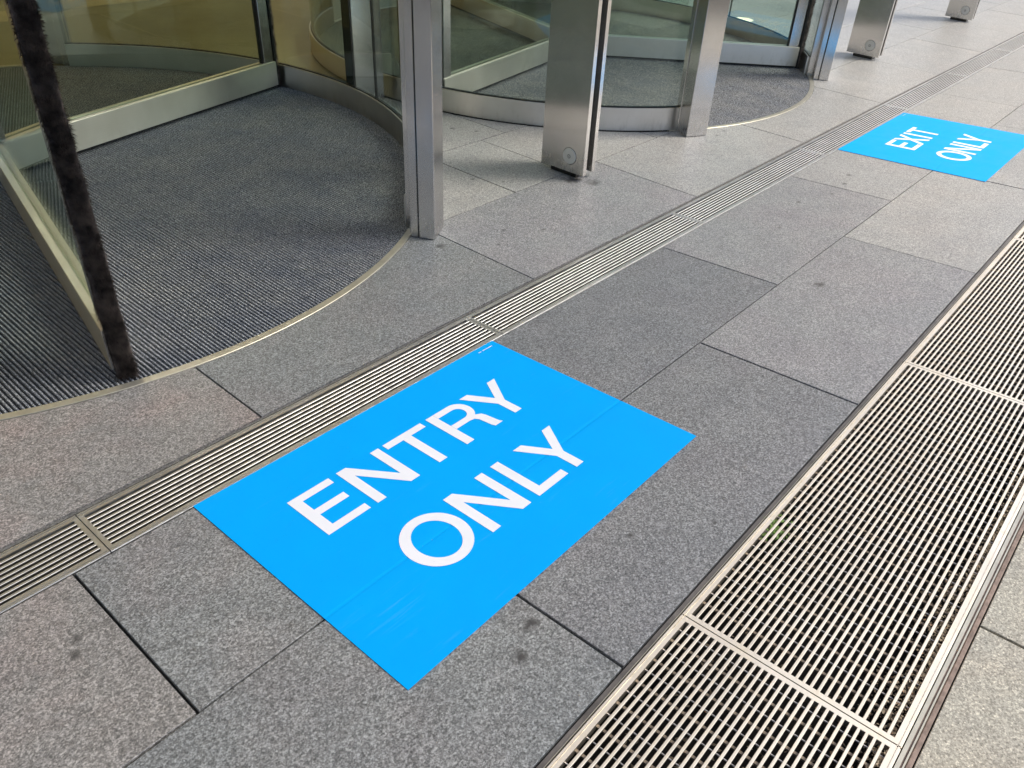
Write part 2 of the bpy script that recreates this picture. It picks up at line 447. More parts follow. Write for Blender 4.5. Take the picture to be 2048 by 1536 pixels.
def slab(x0, x1, y0, y1, mat, parent, gx=0.0036, gy=0.003, clip=True):
    x0 += gx; x1 -= gx; y0 += gy; y1 -= gy
    dz = random.uniform(-0.0008, 0.0008)
    N = 1
    need = False
    if clip and y1 > 0:
        for cx in (CX1, CX2):
            if x1 > cx - R_OUT - 0.02 and x0 < cx + R_OUT + 0.02 and y1 > CY - R_OUT - 0.1: need = True
    top = 0.0 + dz
    if not need:
        m = MB(); e = 0.0012
        m.add([(x0,y0,-0.02),(x1,y0,-0.02),(x1,y1,-0.02),(x0,y1,-0.02),
               (x0,y0,top-e),(x1,y0,top-e),(x1,y1,top-e),(x0,y1,top-e),
               (x0+e,y0+e,top),(x1-e,y0+e,top),(x1-e,y1-e,top),(x0+e,y1-e,top)],
              [(0,1,5,4),(1,2,6,5),(2,3,7,6),(3,0,4,7),(4,5,9,8),(5,6,10,9),(6,7,11,10),(7,4,8,11),(8,9,10,11)])
        return m.build('paving_slab', mat, parent)
    n = max(8, int((x1 - x0) / 0.03))
    cols = []
    for i in range(n + 1):
        x = x0 + (x1 - x0) * i / n
        yt = y1
        for cx in (CX1, CX2):
            a = arc_low(x, cx)
            if a is not None and a < yt: yt = a
        cols.append((x, yt))
    m = MB(); got = False
    for i in range(n):
        (xa, ya), (xb, yb) = cols[i], cols[i+1]
        if ya <= y0 + 0.001 and yb <= y0 + 0.001: continue
        ya = max(ya, y0); yb = max(yb, y0)
        got = True
        m.add([(xa,y0,top),(xb,y0,top),(xb,yb,top),(xa,ya,top),(xa,y0,-.02),(xb,y0,-.02),(xb,yb,-.02),(xa,ya,-.02)],
              [(0,1,2,3),(4,5,1,0),(3,2,6,7)])
        if i == 0: m.add([(xa,y0,top),(xa,ya,top),(xa,ya,-.02),(xa,y0,-.02)], [(0,1,2,3)])
        if i == n-1: m.add([(xb,y0,top),(xb,y0,-.02),(xb,yb,-.02),(xb,yb,top)], [(0,1,2,3)])
    if got: return m.build('paving_slab', mat, parent)

def row(y0, y1, joints, mats, parent, default):
    for i in range(len(joints) - 1):
        m = mats.get(i, default(i))
        slab(joints[i], joints[i+1], y0, y1, m, parent)
def series(x, step, a, b):
    o = []
    while x > a: x -= step
    while x < b: o.append(x); x += step
    return o
alt = lambda i: (G_GREY, G_DARK, G_GREY, G_LIGHT)[i % 4]
far = lambda i: G_LIGHT
# street side, two rows between the drains
row(-0.775, DR0 - 0.001, [-4.17,-2.812,-1.455,-0.097,1.25,2.603,3.968,5.32,6.667,8.02,9.38,10.74,12.1,13.46,14.8,16.2],
    {2: G_PINK, 3: G_GREY, 4: G_DARK, 5: G_MID, 6: G_LIGHT}, ground, far)
row(WG1 + 0.001, -0.775, [-4.86,-3.5,-2.14,-0.78,0.583,1.95,3.312,4.672,6.0,7.36,8.72,10.08,11.44,12.8,14.2,15.6],
    {2: G_PINK, 3: G_GREY, 4: G_DARK, 5: G_MID, 6: G_LIGHT}, ground, far)
# beyond the wide grating
row(-2.52, WG0 + 0.001, series(1.24, 1.36, -4, 16), {}, ground, lambda i: G_BEIGE)
row(-3.1, -2.52, series(0.56, 1.36, -4, 16), {}, ground, lambda i: G_BEIGE)
# door side
row(DR1 + 0.010, 0.683, [-4.8,-3.47,-2.12,-0.765,0.59,1.937,3.292,4.642,6.02,7.37,8.72,10.08,11.44,12.8,14.2,15.6],
    {3: G_PINK, 4: G_GREY, 5: G_MID}, ground, far)
row(0.683, 1.345, [-4.2,-2.8,-1.45,-0.1,1.25,2.59,3.035,3.948,5.3,6.66,8.0,9.36,10.7,12.06,13.4,14.8,16.1], {}, ground, far)
row(1.345, 2.01, [-4.8,-3.4,-2.1,1.9,3.25,4.6,6.0,7.36,8.72,10.08,11.44,12.8,14.2,15.6], {}, ground, far)
row(2.01, 2.449, [-4.2,-1.5,1.25,2.6,3.95,5.3,6.66,8.0,9.36,10.7,12.06,13.4,14.8,16.1], {}, ground, far)
for k in range(6):
    row(2.449 + k*0.665, 2.449 + (k+1)*0.665, [7.30] + series(8.0 + (k % 2)*0.68, 1.36, 7.6, 16), {}, ground, far)

# trenches
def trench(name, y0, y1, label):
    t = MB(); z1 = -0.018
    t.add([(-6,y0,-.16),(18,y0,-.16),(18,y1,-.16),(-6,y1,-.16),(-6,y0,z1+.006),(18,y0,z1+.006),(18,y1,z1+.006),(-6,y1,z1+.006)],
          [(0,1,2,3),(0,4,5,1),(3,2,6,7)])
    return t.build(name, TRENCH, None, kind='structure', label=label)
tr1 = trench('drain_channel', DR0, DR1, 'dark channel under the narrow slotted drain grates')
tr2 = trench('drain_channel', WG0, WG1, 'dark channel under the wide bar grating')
# rim strips of the channels
m = MB(); m.box(-6, 18, DR1, DR1+0.009, -0.016, -0.002); m.build('channel_rim', JOINTG, tr1)
m = MB(); m.box(-6, 18, WG1-0.0125, WG1-0.001, -0.03, -0.004); m.build('channel_rim', EDGE, tr2)
m = MB(); m.box(-6, 18, WG0+0.001, WG0+0.0126, -0.03, -0.001); m.box(-6, 18, WG0+0.0162, WG0+0.0198, -0.03, -0.0045)
m.add([(-6,WG0+.001,-.0008),(18,WG0+.001,-.0008),(18,WG0+.0126,-.0008),(-6,WG0+.0126,-.0008),(-6,WG0+.004,.002),(18,WG0+.004,.002),(18,WG0+.010,.002),(-6,WG0+.010,.002)],
      [(0,1,5,4),(4,5,6,7),(7,6,2,3)])
m.build('channel_rim', EDGEB, tr2)

# ------------------------------------------------------------------ grates
BAR_CACHE = {}
def bar_mesh(name, L, w, d, mat):
    key = (name, round(L, 4), w)
    if key not in BAR_CACHE:
        m = MB(False); e = 0.0009; h = w/2
        m.add([(0,-h*.5,-d),(L,-h*.5,-d),(L,h*.5,-d),(0,h*.5,-d),(0,-h,-e),(L,-h,-e),(L,h,-e),(0,h,-e),
               (0,-h+e,0),(L,-h+e,0),(L,h-e,0),(0,h-e,0)],
              [(0,3,2,1),(0,1,5,4),(2,3,7,6),(4,5,9,8),(6,7,11,10),(8,9,10,11),(0,4,7,3),(1,2,6,5),(4,8,11,7),(5,6,10,9)])
        me = m.mesh(name, mat)
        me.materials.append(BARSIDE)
        for i in (0, 1, 2): me.polygons[i].material_index = 1      # flanks coloured dark to paint shade into the slots
        BAR_CACHE[key] = me
    return BAR_CACHE[key]
ROD_CACHE = {}
def grate(name, x0, x1, ya, yb, nslots, slot, edge, mat, rod_pitch, label, group, thin=True):
    """ya (building side) > yb; bars run along X"""
    L = x1 - x0 - 0.003
    e = empty(name, (x0 + 0.0015, ya, zf(ya)), label, 'drain grate', group, (math.atan(S_OUT), 0, 0))
    W = (ya - yb)
    inner = W - 2*edge
    bw = (inner - nslots*slot) / (nslots - 1)
    endw = 0.0125
    key = (name, round(L, 4))
    if key not in ROD_CACHE:
        f = MB(False)
        # edge bars with a raised rib, end bars
        def bx(xa, xb, y0, y1, z0, z1): f.box(xa, xb, y0, y1, z0, z1)
        bx(0, L, -edge, 0, -0.02, -0.0032); bx(0, L, -edge*0.34, -edge*0.10, -0.0032, 0.0003); bx(0, L, -edge, -edge*0.46, -0.0032, 0)
        bx(0, L, -W, -W+edge, -0.02, -0.0032); bx(0, L, -W+edge*0.10, -W+edge*0.34, -0.0032, 0.0003); bx(0, L, -W+edge*0.46, -W+edge, -0.0032, 0)
        bx(0, endw, -W+edge, -edge, -0.02, -0.0004); bx(L-endw, L, -W+edge, -edge, -0.02, -0.0004)
        fm = f.mesh('frame', mat)
        r = MB(False); t = MB(False)
        n = int((L - 0.02) / rod_pitch)
        for i in range(1, n + 1):
            x = i * L / (n + 1)
            r.box(x-0.0032, x+0.0032, -W+0.004, -0.004, -0.016, -0.0105) if thin else r.box(x-0.0013, x+0.0013, -W+0.004, -0.004, -0.018, -0.0125)
            if thin:
                xx = x + L/(n+1)/2
                if xx < L - 0.02: t.box(xx-0.0010, xx+0.0010, -W+0.004, -0.004, -0.012, -0.0085)
        ROD_CACHE[key] = (fm, r.mesh('cross_rod', RODS), t.mesh('thin_cross_rod', RODT) if thin else None)
    fm, rm, tm = ROD_CACHE[key]
    for nm, me, kd in (('frame', fm, None), ('cross_rod', rm, 'stuff'), ('thin_cross_rod', tm, 'stuff')):
        if me is None: continue
        o = bpy.data.objects.new(nm, me); C.objects.link(o); o.parent = e
        if kd: o['kind'] = kd
    bm_ = bar_mesh('bar_' + name, L - 2*endw, bw, 0.012, mat)
    for k in range(nslots - 1):
        o = bpy.data.objects.new('bar', bm_)
        C.objects.link(o); o.parent = e
        o.location = (endw, -(edge + slot + bw/2 + k*(slot+bw)), -0.0002)
    return e
NL = ['narrow slotted drain grate at the left photo edge, before the ENTRY ONLY sticker',
      'narrow slotted drain grate running right along the edge of the ENTRY ONLY sticker',
      'narrow slotted drain grate just beyond the ENTRY ONLY sticker, opposite the near steel door post',
      'narrow slotted drain grate opposite the nearest free-standing steel column, short of the EXIT ONLY sticker',
      'narrow slotted drain grate touching the left corner of the EXIT ONLY sticker',
      'narrow slotted drain grate just past the far corner of the EXIT ONLY sticker',
      'narrow slotted drain grate opposite the second free-standing column',
      'narrow slotted drain grate in yellowish light between the second and the third column',
      'farthest narrow slotted drain grate, at the right edge of the photo']
xs = [-1.5 + 1.5*i for i in range(10)]
for i in range(9):
    grate('drain_grate', xs[i], xs[i+1], 0.0, -0.2, 9, 0.0103, 0.0205, GRATE_N, 0.045, NL[i], 'narrow slotted drain grates along the doors', thin=False)
WL = ['wide bar grating panel at the bottom edge of the photo',
      'wide bar grating panel with green weed in it, beside the ENTRY ONLY sticker',
      'wide bar grating panel at the right edge of the photo, second from the bottom joint',
      'farthest wide bar grating panel, only its corner in view at the right edge']
wx = [-0.725, 0.80, 2.335, 3.868, 5.40]
for i in range(4):
    grate('wide_grate', wx[i], wx[i+1], WG1 - 0.0165, WG0 + 0.0305, 29, 0.0098, 0.0185, GRATE, 0.0725, WL[i], 'wide bar grating panels in the forecourt')
# bright lips the wide grating lies in
m = MB(); m.box(-6, 18, WG1-0.0125-0.0, WG1-0.0125+0.0, 0, 0) if False else None
m = MB()
for a in range(-1, 5):
    xa = [-2.25, -0.725, 0.80, 2.335, 3.868, 5.40][a+1] if a+1 < 6 else 0
    xb = xa + 1.528
    m.box(xa, xb - 0.003, WG0+0.0200, WG0+0.0283, -0.03, -0.0012)
    m.box(xa, xb - 0.003, WG0+0.0128, WG0+0.0160, -0.03, 0.0003)
    m.box(xa, xb - 0.003, WG1-0.0145+0.0005, WG1-0.0125-0.0003, -0.03, 0.0)
m.build('grating_lip', TRIM, tr2)

# ------------------------------------------------------------------ litter and weed in the wide channel
lt = MB()
def flake(x, y, z, s, tilt=0.8):
    a = random.uniform(0, 6.28); t = random.uniform(-tilt, tilt); t2 = random.uniform(-tilt, tilt)
    ux, uy = math.cos(a), math.sin(a)
    w = s * random.uniform(0.35, 0.8)
    lt.add([(x-ux*s, y-uy*s, z-t*s), (x+uy*w, y-ux*w, z+t2*w), (x+ux*s, y+uy*s, z+t*s), (x-uy*w, y+ux*w, z-t2*w)], [(0,1,2,3)])
for i in range(9000):
    x = random.uniform(0.45, 3.2)
    pt = math.exp(-((x-1.25)/0.13)**2) + 0.8*math.exp(-((x-0.9)/0.1)**2) + 0.4*math.exp(-((x-2.2)/0.2)**2)
    y = -1.893 + abs(random.gauss(0, 0.017 + 0.034*pt))
    flake(x, y, random.uniform(-0.017, -0.002) - abs(y+1.87)*0.08, random.uniform(0.0018, 0.005))
for i in range(1400):
    flake(random.uniform(-.6, 4.6), random.uniform(WG0+.03, WG1-.03), random.uniform(-0.15, -0.12), random.uniform(0.003, 0.010))
LIT, nt, b = newmat('dry_litter')
n = noise(nt, pos(nt), 90, 2, 0.6)
nt.links.new(ramp(nt, n.outputs[0], [(0.3, (0.10,0.07,0.05)), (0.46, (0.32,0.25,0.17)), (0.60, (0.48,0.41,0.30)), (0.70, (0.60,0.27,0.12))]), b.inputs['Base Color'])
b.inputs['Roughness'].default_value = 0.9
lt.build('leaf_litter', LIT, None, kind='stuff', label='brown dry leaf litter caught in the wide grating along its far edge')
lt = MB()
gx, gy = 1.225, -1.425
for i in range(170):
    flake(gx + random.gauss(0, 0.026), gy + random.gauss(0, 0.016), random.uniform(-0.02, -0.001), random.uniform(0.003, 0.007), 0.6)
WEED = plain('weed_green', (0.16,0.30,0.05), 0.6, 0, 80, 0.5)
tag(lt.build('weed', WEED, None), 'small green weed sprouting through the wide grating beside the blue ENTRY sticker', 'weed')

# specks of grit lying on the slabs and in their joints
lt = MB()
rg = random.Random(3)
for i in range(420):
    if rg.random() < 0.55:
        x = rg.uniform(-0.6, 6); y = rg.choice([-0.775, -0.775, 0.683, 0.012]) + rg.gauss(0, 0.004)
    else:
        x = rg.uniform(-0.6, 7); y = rg.choice([rg.uniform(-1.35, -1.08), rg.uniform(0.02, 0.36)])
    a = rg.uniform(0, 6.28); q = rg.uniform(0.0008, 0.0022)
    c_, s_ = math.cos(a)*q, math.sin(a)*q
    lt.add([(x-c_, y-s_, .0008), (x+s_, y-c_, .0008), (x+c_, y+s_, .0010), (x-s_, y+c_, .0008), (x, y, .0008+q)], [(0,1,4),(1,2,4),(2,3,4),(3,0,4)])
lt.build('grit', plain('pale_grit', (0.33,0.31,0.27), 0.9, 0, 40, 0.6), None, kind='stuff', label='tiny specks of grit scattered on the paving and in its joints')

# ------------------------------------------------------------------ stickers
def prism(mb, pts, z0, z1):
    n = len(pts)
    mb.add([(x, y, z0) for x, y in pts] + [(x, y, z1) for x, y in pts],
           [tuple(range(n, 2*n))] + [(i, (i+1) % n, n + (i+1) % n, n + i) for i in range(n)])
# glyphs, unit = cap height 1, origin at baseline left
def g_E(w=.78): return [[(0,0),(w,0),(w,.145),(.18,.145),(.18,.435),(.725,.435),(.725,.58),(.18,.58),(.18,.855),(w-.01,.855),(w-.01,1),(0,1)]], w
def g_N(w=.86): return [[(0,0),(.17,0),(.17,.745),(w-.19,0),(w,0),(w,1),(w-.17,1),(w-.17,.265),(.19,1),(0,1)]], w
def g_T(w=.85): return [[(w/2-.087,0),(w/2+.087,0),(w/2+.087,.855),(w,.855),(w,1),(0,1),(0,.855),(w/2-.087,.855)]], w
def g_L(w=.71): return [[(0,0),(w,0),(w,.15),(.175,.15),(.175,1),(0,1)]], w
def g_I(w=.18): return [[(0,0),(w,0),(w,1),(0,1)]], w
def g_Y(w=.94): return [[(w/2-.087,0),(w/2+.087,0),(w/2+.087,.40),(w,1),(w-.2,1),(w/2+.005,.56),(.2,1),(0,1),(w/2-.087,.40)]], w
def g_X(w=.9): return [[(0,0),(.205,0),(w/2,.38),(w-.205,0),(w,0),(w/2+.11,.515),(w-.03,1),(w-.23,1),(w/2+.005,.65),(.24,1),(.03,1),(w/2-.105,.515)]], w
def ringglyph(outer, inner): return ('ring', outer, inner)
def g_O(w=1.03):
    n = 56
    o = [(w/2 + (w/2)*math.cos(2*math.pi*i/n), .5 + .535*math.sin(2*math.pi*i/n)) for i in range(n)]
    q = [(w/2 + (w/2-.175)*math.cos(2*math.pi*i/n), .5 + .385*math.sin(2*math.pi*i/n)) for i in range(n)]
    return [ringglyph(o, q)], w
def g_R(w=.87):
    # bowl as a ring, stem and leg as polygons
    def bowl(x1, r, yc, x0):
        pts = [(x0, yc - r)]
        k = 14
        for i in range(k+1):
            a = -math.pi/2 + math.pi*i/k
            pts.append((x1 + r*math.cos(a)*0.95, yc + r*math.sin(a)))
        pts.append((x0, yc + r))
        return pts
    out = bowl(.53, .29, .71, .178)
    inn = bowl(.51, .155, .705, .178)
    leg = [(.50,.42),(.60,.40),(.645,.33),(.66,.20),(.675,.07),(.70,0),(.885,0),(.855,.06),(.835,.20),(.82,.33),(.79,.42),(.70,.475),(.62,.49)]
    return [[(0,0),(.175,0),(.175,1),(0,1)], ringglyph(out, inn), leg], w
def letter(pieces, ox, oy, H, par, rot, cen, sx=1.0):
    mb = MB()
    zt = 0.0034
    def T(p):
        x, y = ox + p[0]*H*sx, oy + p[1]*H
        c, s = math.cos(rot), math.sin(rot)
        return (cen[0] + (x-cen[0])*c - (y-cen[1])*s, cen[1] + (x-cen[0])*s + (y-cen[1])*c)
    for k, pc in enumerate(pieces):
        z = zt + 0.00006*k
        if isinstance(pc, tuple):
            o = [T(p) for p in pc[1]]; q = [T(p) for p in pc[2]]; n = len(o)
            mb.add([(x,y,z) for x,y in o] + [(x,y,z) for x,y in q], [(i,(i+1)%n,n+(i+1)%n,n+i) for i in range(n)])
        else:
            pts = [T(p) for p in pc]
            mb.add([(x,y,z) for x,y in pts], [tuple(range(len(pts)))])
    return mb.build('letter', WHITE, par)
def sticker(x0, x1, y0, y1, words, label, rot=0.0, cen=None):
    cen = cen or ((x0+x1)/2, (y0+y1)/2)
    e = None
    mb = MB()
    c, s = math.cos(rot), math.sin(rot)
    def T(x, y): return (cen[0] + (x-cen[0])*c - (y-cen[1])*s, cen[1] + (x-cen[0])*s + (y-cen[1])*c)
    ys = [y0, -0.84, -0.800, -0.783, -0.7755, -0.768, -0.750, -0.71, y1]
    hs = [0, 0, .0006, .0004, -.0006, .0004, .0005, 0, 0]
    nx = 24
    for i in range(nx):
        xa = x0 + (x1-x0)*i/nx; xb = x0 + (x1-x0)*(i+1)/nx
        for j in range(len(ys)-1):
            P = []
            for (x, jj) in ((xa,j),(xb,j),(xb,j+1),(xa,j+1)):
                u, v = T(x, ys[jj]); P.append((u, v, 0.0024 + hs[jj]))
            mb.add(P, [(0,1,2,3)])
    # thin cut edge
    cs = [T(x0,y0), T(x1,y0), T(x1,y1), T(x0,y1)]
    for i in range(4):
        a, b = cs[i], cs[(i+1) % 4]
        mb.add([(a[0],a[1],0.0005),(b[0],b[1],0.0005),(b[0],b[1],0.0024),(a[0],a[1],0.0024)], [(0,1,2,3)])
    org = (cen[0], cen[1], zf(cen[1]))
    me = mb.mesh('floor_sticker', BLUE, org)
    e = bpy.data.objects.new('floor_sticker', me); C.objects.link(e); e.location = org
    tag(e, label, 'floor sticker')
    for (gl, lx, ly, H, sx) in words:
        letter(gl[0], lx, ly, H, e, rot, cen, sx)
    # the printer's minute line of print in the corner
    tp = MB()
    x = x1 - 0.098
    for k in range(14):
        wd = random.uniform(0.0025, 0.0045)
        if k != 3:
            u, v = T(x, y1-0.027); 
            tp.add([(u,v,.0034),(u+wd,v,.0034),(u+wd,v+.004,.0034),(u,v+.004,.0034)], [(0,1,2,3)])
        x += wd + 0.0012
    tp.build('fine_print', WHITE, e)
    return e
H = 0.1835
y1l, y2l = -0.5655, -0.8765
dx = 4.565
sticker(0.227, 1.434, -1.060, -0.2035,
        [(g_E(.775), 0.404, y1l, H, 1), (g_N(.86), 0.572, y1l, H, 1), (g_T(.845), 0.747, y1l, H, 1), (g_R(.87), 0.925, y1l, H, 1), (g_Y(.93), 1.078, y1l, H, 1),
         (g_O(1.02), 0.488, y2l, H*1.02, 1), (g_N(.84), 0.699, y2l, H*1.02, 1), (g_L(.70), 0.892, y2l, H*1.02, 1), (g_Y(.93), 0.993, y2l, H*1.02, 1)],
        'large blue floor sticker reading ENTRY ONLY in white, nearest the camera')
sticker(4.650, 5.857, -1.062, -0.2035,
        [(g_E(.80), 4.968, y1l, H, 1), (g_X(.90), 5.116, y1l, H, 1), (g_I(.18), 5.304, y1l, H, 1), (g_T(.83), 5.362, y1l, H, 1),
         (g_O(1.02), 4.935, y2l, H*1.02, 1), (g_N(.84), 5.138, y2l, H*1.02, 1), (g_L(.70), 5.322, y2l, H*1.02, 1), (g_Y(.93), 5.418, y2l, H*1.02, 1)],
        'blue floor sticker reading EXIT ONLY in white, farther off by the second door')

# ------------------------------------------------------------------ entrance mats
def mat_panels(cx, label):
    e = empty('entrance_mat', (cx, CY, zf(CY)), label, 'door mat', 'round ribbed mats in the revolving doors')
    b = MB(); b.disc(cx, CY, R_MAT + 0.001, -0.006, 96); b.build('mat_backing', CARPET_LOW, e)
    pitch = 0.0146
    sy = 2.335; sx = cx + 0.775
    def rib_panel(xa, xb, ya, yb):
        m = MB()
        n = int((xb - xa) / pitch)
        pit = (xb - xa) / n
        for i in range(n):
            x = xa + i * pit + random.uniform(-0.0008, 0.0008)
            prof = [(x+0.0006, -0.0058), (x+0.0022, 0.0014), (x+0.0074, 0.0020), (x+0.0092, -0.0058)]
            rows = []
            for px, pz in prof:
                d = R_MAT**2 - (px - cx)**2
                if d <= 0: rows = None; break
                lo = max(ya, CY - math.sqrt(d)); hi = min(yb, CY + math.sqrt(d))
                if hi - lo < 0.01: rows = None; break
                rows.append((px, pz, lo, hi))
            if not rows: continue
            vs = [(px, lo, pz) for px, pz, lo, hi in rows] + [(px, hi, pz) for px, pz, lo, hi in rows]
            k = 4
            m.add(vs, [(j, j+1, k+j+1, k+j) for j in range(3)] + [(3,2,1,0),(4,5,6,7)])
        return m.build('mat_panel', CARPET, e)
    g_ = 0.0012
    rib_panel(cx - R_MAT, sx - 1.6, CY - 2.1, sy - g_)
    rib_panel(sx - 1.6 + g_, sx - g_, CY - 2.1, sy - g_)
    rib_panel(sx + g_, cx + R_MAT, CY - 2.1, sy - g_)
    rib_panel(cx - R_MAT, cx + R_MAT, sy + g_, CY + 2.1)
    for a0, a1 in ((-122, -58), (60, 120)):
        t = MB(); t.ring(cx, CY, R_MAT + 0.0015, R_MAT + 0.033, a0, a1, -0.015, 0.0028, 60)
        t.build('edge_trim', TRIM, e)
    return e
mat_panels(CX1, 'dark ribbed mat on the floor of the nearer revolving door')
mat_panels(CX2, 'dark ribbed mat on the floor of the farther revolving door')

# ------------------------------------------------------------------ revolving doors
def bristles(cx, cy, ux, uy, r0, r1, half, z0, z1, n, seed):
    rnd = random.Random(seed)
    m = MB()
    m.obox(cx, cy, ux, uy, r0, r0 + (r1-r0)*0.55, -half*0.55, half*0.55, z0+.01, z1)
    for i in range(n):
        z = rnd.uniform(z0, z1)
        ang = max(-0.75, min(0.75, rnd.gauss(0.08*math.sin(z*19), 0.36)))
        lump = 0.5*math.sin(z*31+seed) + 0.3*math.sin(z*77) + 0.2*math.sin(z*173)
        ln = (r1 - r0) * rnd.uniform(0.90, 0.99) * (1.0 + 0.06*lump)
        a1 = r0 + ln * math.cos(ang)
        b0 = rnd.uniform(-half*.5, half*.5)
        b1 = b0 + ln * math.sin(ang) * 0.5 + 0.003*math.sin(z*41)
        zt = z + rnd.gauss(0, 0.006)
        w = 0.0007
        def P(a, b): return (cx + ux*a - uy*b, cy + uy*a + ux*b)
        p0 = P(r0, b0); p1 = P(min(a1, r1), b1)
        pm = P((r0+a1)/2, (b0+b1)/2*1.1)
        m.add([(p0[0], p0[1], z-w), (p0[0]-uy*w, p0[1]+ux*w, z+w), (pm[0], pm[1], (z+zt)/2+w), (p1[0], p1[1], zt), (pm[0]-uy*w, pm[1]+ux*w, (z+zt)/2-w)],
              [(0,4,3,2,1)])
    return m
HZ = 2.22
def revolving_door(cx, angles, label, seeds, fine, hub, AL, AR):
    e = empty('revolving_door', (cx, CY, zf(CY)), label, 'revolving door', 'revolving doors of the entrance')
    PW = 3.5
    walls = [(-90 + AR + PW, 90 - AR - PW), (90 + AL + PW, 270 - AL - PW)]
    kh = 0.142
    for a0, a1 in walls:
        k = MB(); k.ring(cx, CY, R_IN, R_OUT, a0, a1, 0.003, kh, 90)
        kp = k.build('kick_plate', STEEL_K, e)
        # dark gasket on the kick plate, either side of the glass
        q = MB(); q.ring(cx, CY, R_IN+0.012, R_OUT-0.012, a0, a1, kh, kh+0.006, 90)
        q.build('gasket', SEAL, kp)
        # curved panes with vertical joints
        cuts = [a0, (a0+a1)/2 - 4.2, (a0+a1)/2 + 4.2, a1] if a0 < 60 else [a0, (a0+a1)/2, a1]
        cuts = [a0, -14.0, -6.6, a1] if a0 < 60 else [a0, 186.6, 194.0, a1]
        for i in range(len(cuts)-1):
            gl = MB(); gl.ring(cx, CY, 2.020, 2.032, cuts[i]+0.06, cuts[i+1]-0.06, kh+0.006, HZ, 40)
            gl.build('curved_pane', GLASS, e)
        for cpos in cuts[1:-1]:
            s_ = MB(); s_.ring(cx, CY, 2.0185, 2.0335, cpos-0.10, cpos+0.10, kh+0.006, HZ, 2)
            s_.build('pane_joint', SEAL, e)
    # four posts: inner strip, groove, outer box, facing the openings radially
    for am, sgn in ((-90+AR, 1), (-90-AL, -1), (90-AR, -1), (90+AL, 1)):
        # am = opening-side angle; the post extends from it away from the opening
        a = R(am); rx, ry = math.cos(a), math.sin(a)
        m = MB()
        if sgn > 0: b0, b1 = 0.0, 0.150
        else: b0, b1 = -0.150, 0.0
        m.obox(cx, CY, rx, ry, 2.108, 2.182, b0, b1, 0.004, HZ, 0.0025)
        po = m.build('post', STEEL, e)
        m = MB(); ib = (0.004, 0.14) if sgn > 0 else (-0.14, -0.004)
        m.obox(cx, CY, rx, ry, 2.066, 2.102, ib[0], ib[1], 0.003, HZ, 0.002)
        m.build('inner_strip', STEEL, po)
        m = MB(); ib = (0.012, 0.13) if sgn > 0 else (-0.13, -0.012)
        m.obox(cx, CY, rx, ry, 2.098, 2.112, ib[0], ib[1], 0.003, HZ)
        m.build('groove_seal', SEAL, po)
        ib = (0.085, 0.145) if sgn > 0 else (-0.145, -0.085)
        m = MB(); m.obox(cx, CY, rx, ry, 2.020, 2.0655, ib[0], ib[1], 0.003, HZ, 0.002)
        m.build('pane_holder', STEEL, po)
    # canopy over the drum, centre shaft
    m = MB(); m.ring(cx, CY, 1.99, 2.16, 0, 360, HZ, HZ+0.30, 72); m.build('canopy_ring', STEEL_H, e)
    m = MB(); m.ring(cx, CY, 0.03, 1.989, 0, 360, HZ+0.02, HZ+0.034, 48); m.build('glass_roof', ROOFG, e)
    m = MB(); m.ring(hub[0], hub[1], 0.001, 0.022, 0, 360, 0.004, HZ, 16); m.build('centre_shaft', DARKSTEEL, e)
    for (an, WL_), sd in zip(angles, seeds):
        a = R(an); ux, uy = math.cos(a), math.sin(a); hx, hy = hub; d_ = WL_ - 1.955
        w = MB()
        w.obox(hx, hy, ux, uy, 1.865+d_, 1.945+d_, -0.024, 0.024, 0.172, HZ-0.03, 0.002)
        w.obox(hx, hy, ux, uy, 0.030, 0.065, -0.020, 0.020, 0.172, HZ-0.03, 0.002)
        w.obox(hx, hy, ux, uy, 0.030, 1.945+d_, -0.030, 0.030, HZ-0.13, HZ-0.031)
        wing = w.build('wing', STEEL, e)
        rl = MB()
        rl.obox(hx, hy, ux, uy, 0.026, 1.955+d_, -0.036, 0.036, 0.022, 0.158)
        rl.obox(hx, hy, ux, uy, 0.026, 1.955+d_, -0.036, -0.0075, 0.158, 0.1705, 0.002)
        rl.obox(hx, hy, ux, uy, 0.026, 1.955+d_, 0.0075, 0.036, 0.158, 0.1705, 0.002)
        rl.build('bottom_rail', STEEL_H, wing)
        sw = MB(); sw.obox(hx, hy, ux, uy, 0.03, 1.95+d_, -0.012, 0.012, 0.006, 0.022); sw.build('sweep', RUBBER, wing)
        gp = MB(); gp.obox(hx, hy, ux, uy, 0.068, 1.856+d_, -0.005, 0.005, 0.159, HZ-0.13); gp.build('glass_pane', GLASSW, wing)
        sl = MB(); sl.obox(hx, hy, ux, uy, 1.8565+d_, 1.8645+d_, -0.012, 0.012, 0.171, HZ-0.13); sl.build('glazing_seal', SEAL, wing)
        hb = MB(); hb.obox(hx, hy, ux, uy, 1.9452+d_, 1.950+d_, -0.022, 0.022, 0.171, HZ-0.04); hb.obox(hx, hy, ux, uy, 1.9555+d_, 1.972+d_, -0.026, 0.026, 0.012, HZ-0.04); hb.build('seal_holder', SEAL, wing)
        near = sd == 1
        br = bristles(hx, hy, ux, uy, 1.966+d_, 2.018+d_, 0.053 if near else 0.028, 0.004, 1.35, fine if near else 7000, sd)
        br.build('brush_seal', FUR, wing)
    return e
revolving_door(CX1, ((14.6, 1.965), (-101.6, 1.955), (134.6, 1.93)), 'nearer steel and glass revolving door, its brush-edged wing at the left of the photo', (2, 1, 3), 60000, (CX1+0.005, CY-0.01), 29.7, 29.7)
revolving_door(CX2, ((-47.0, 1.93), (191.0, 1.83), (73.0, 1.95)), 'farther steel and glass revolving door, behind the near free-standing column', (4, 5, 6), 9000, (5.12, 2.33), 26.5, 29.4)

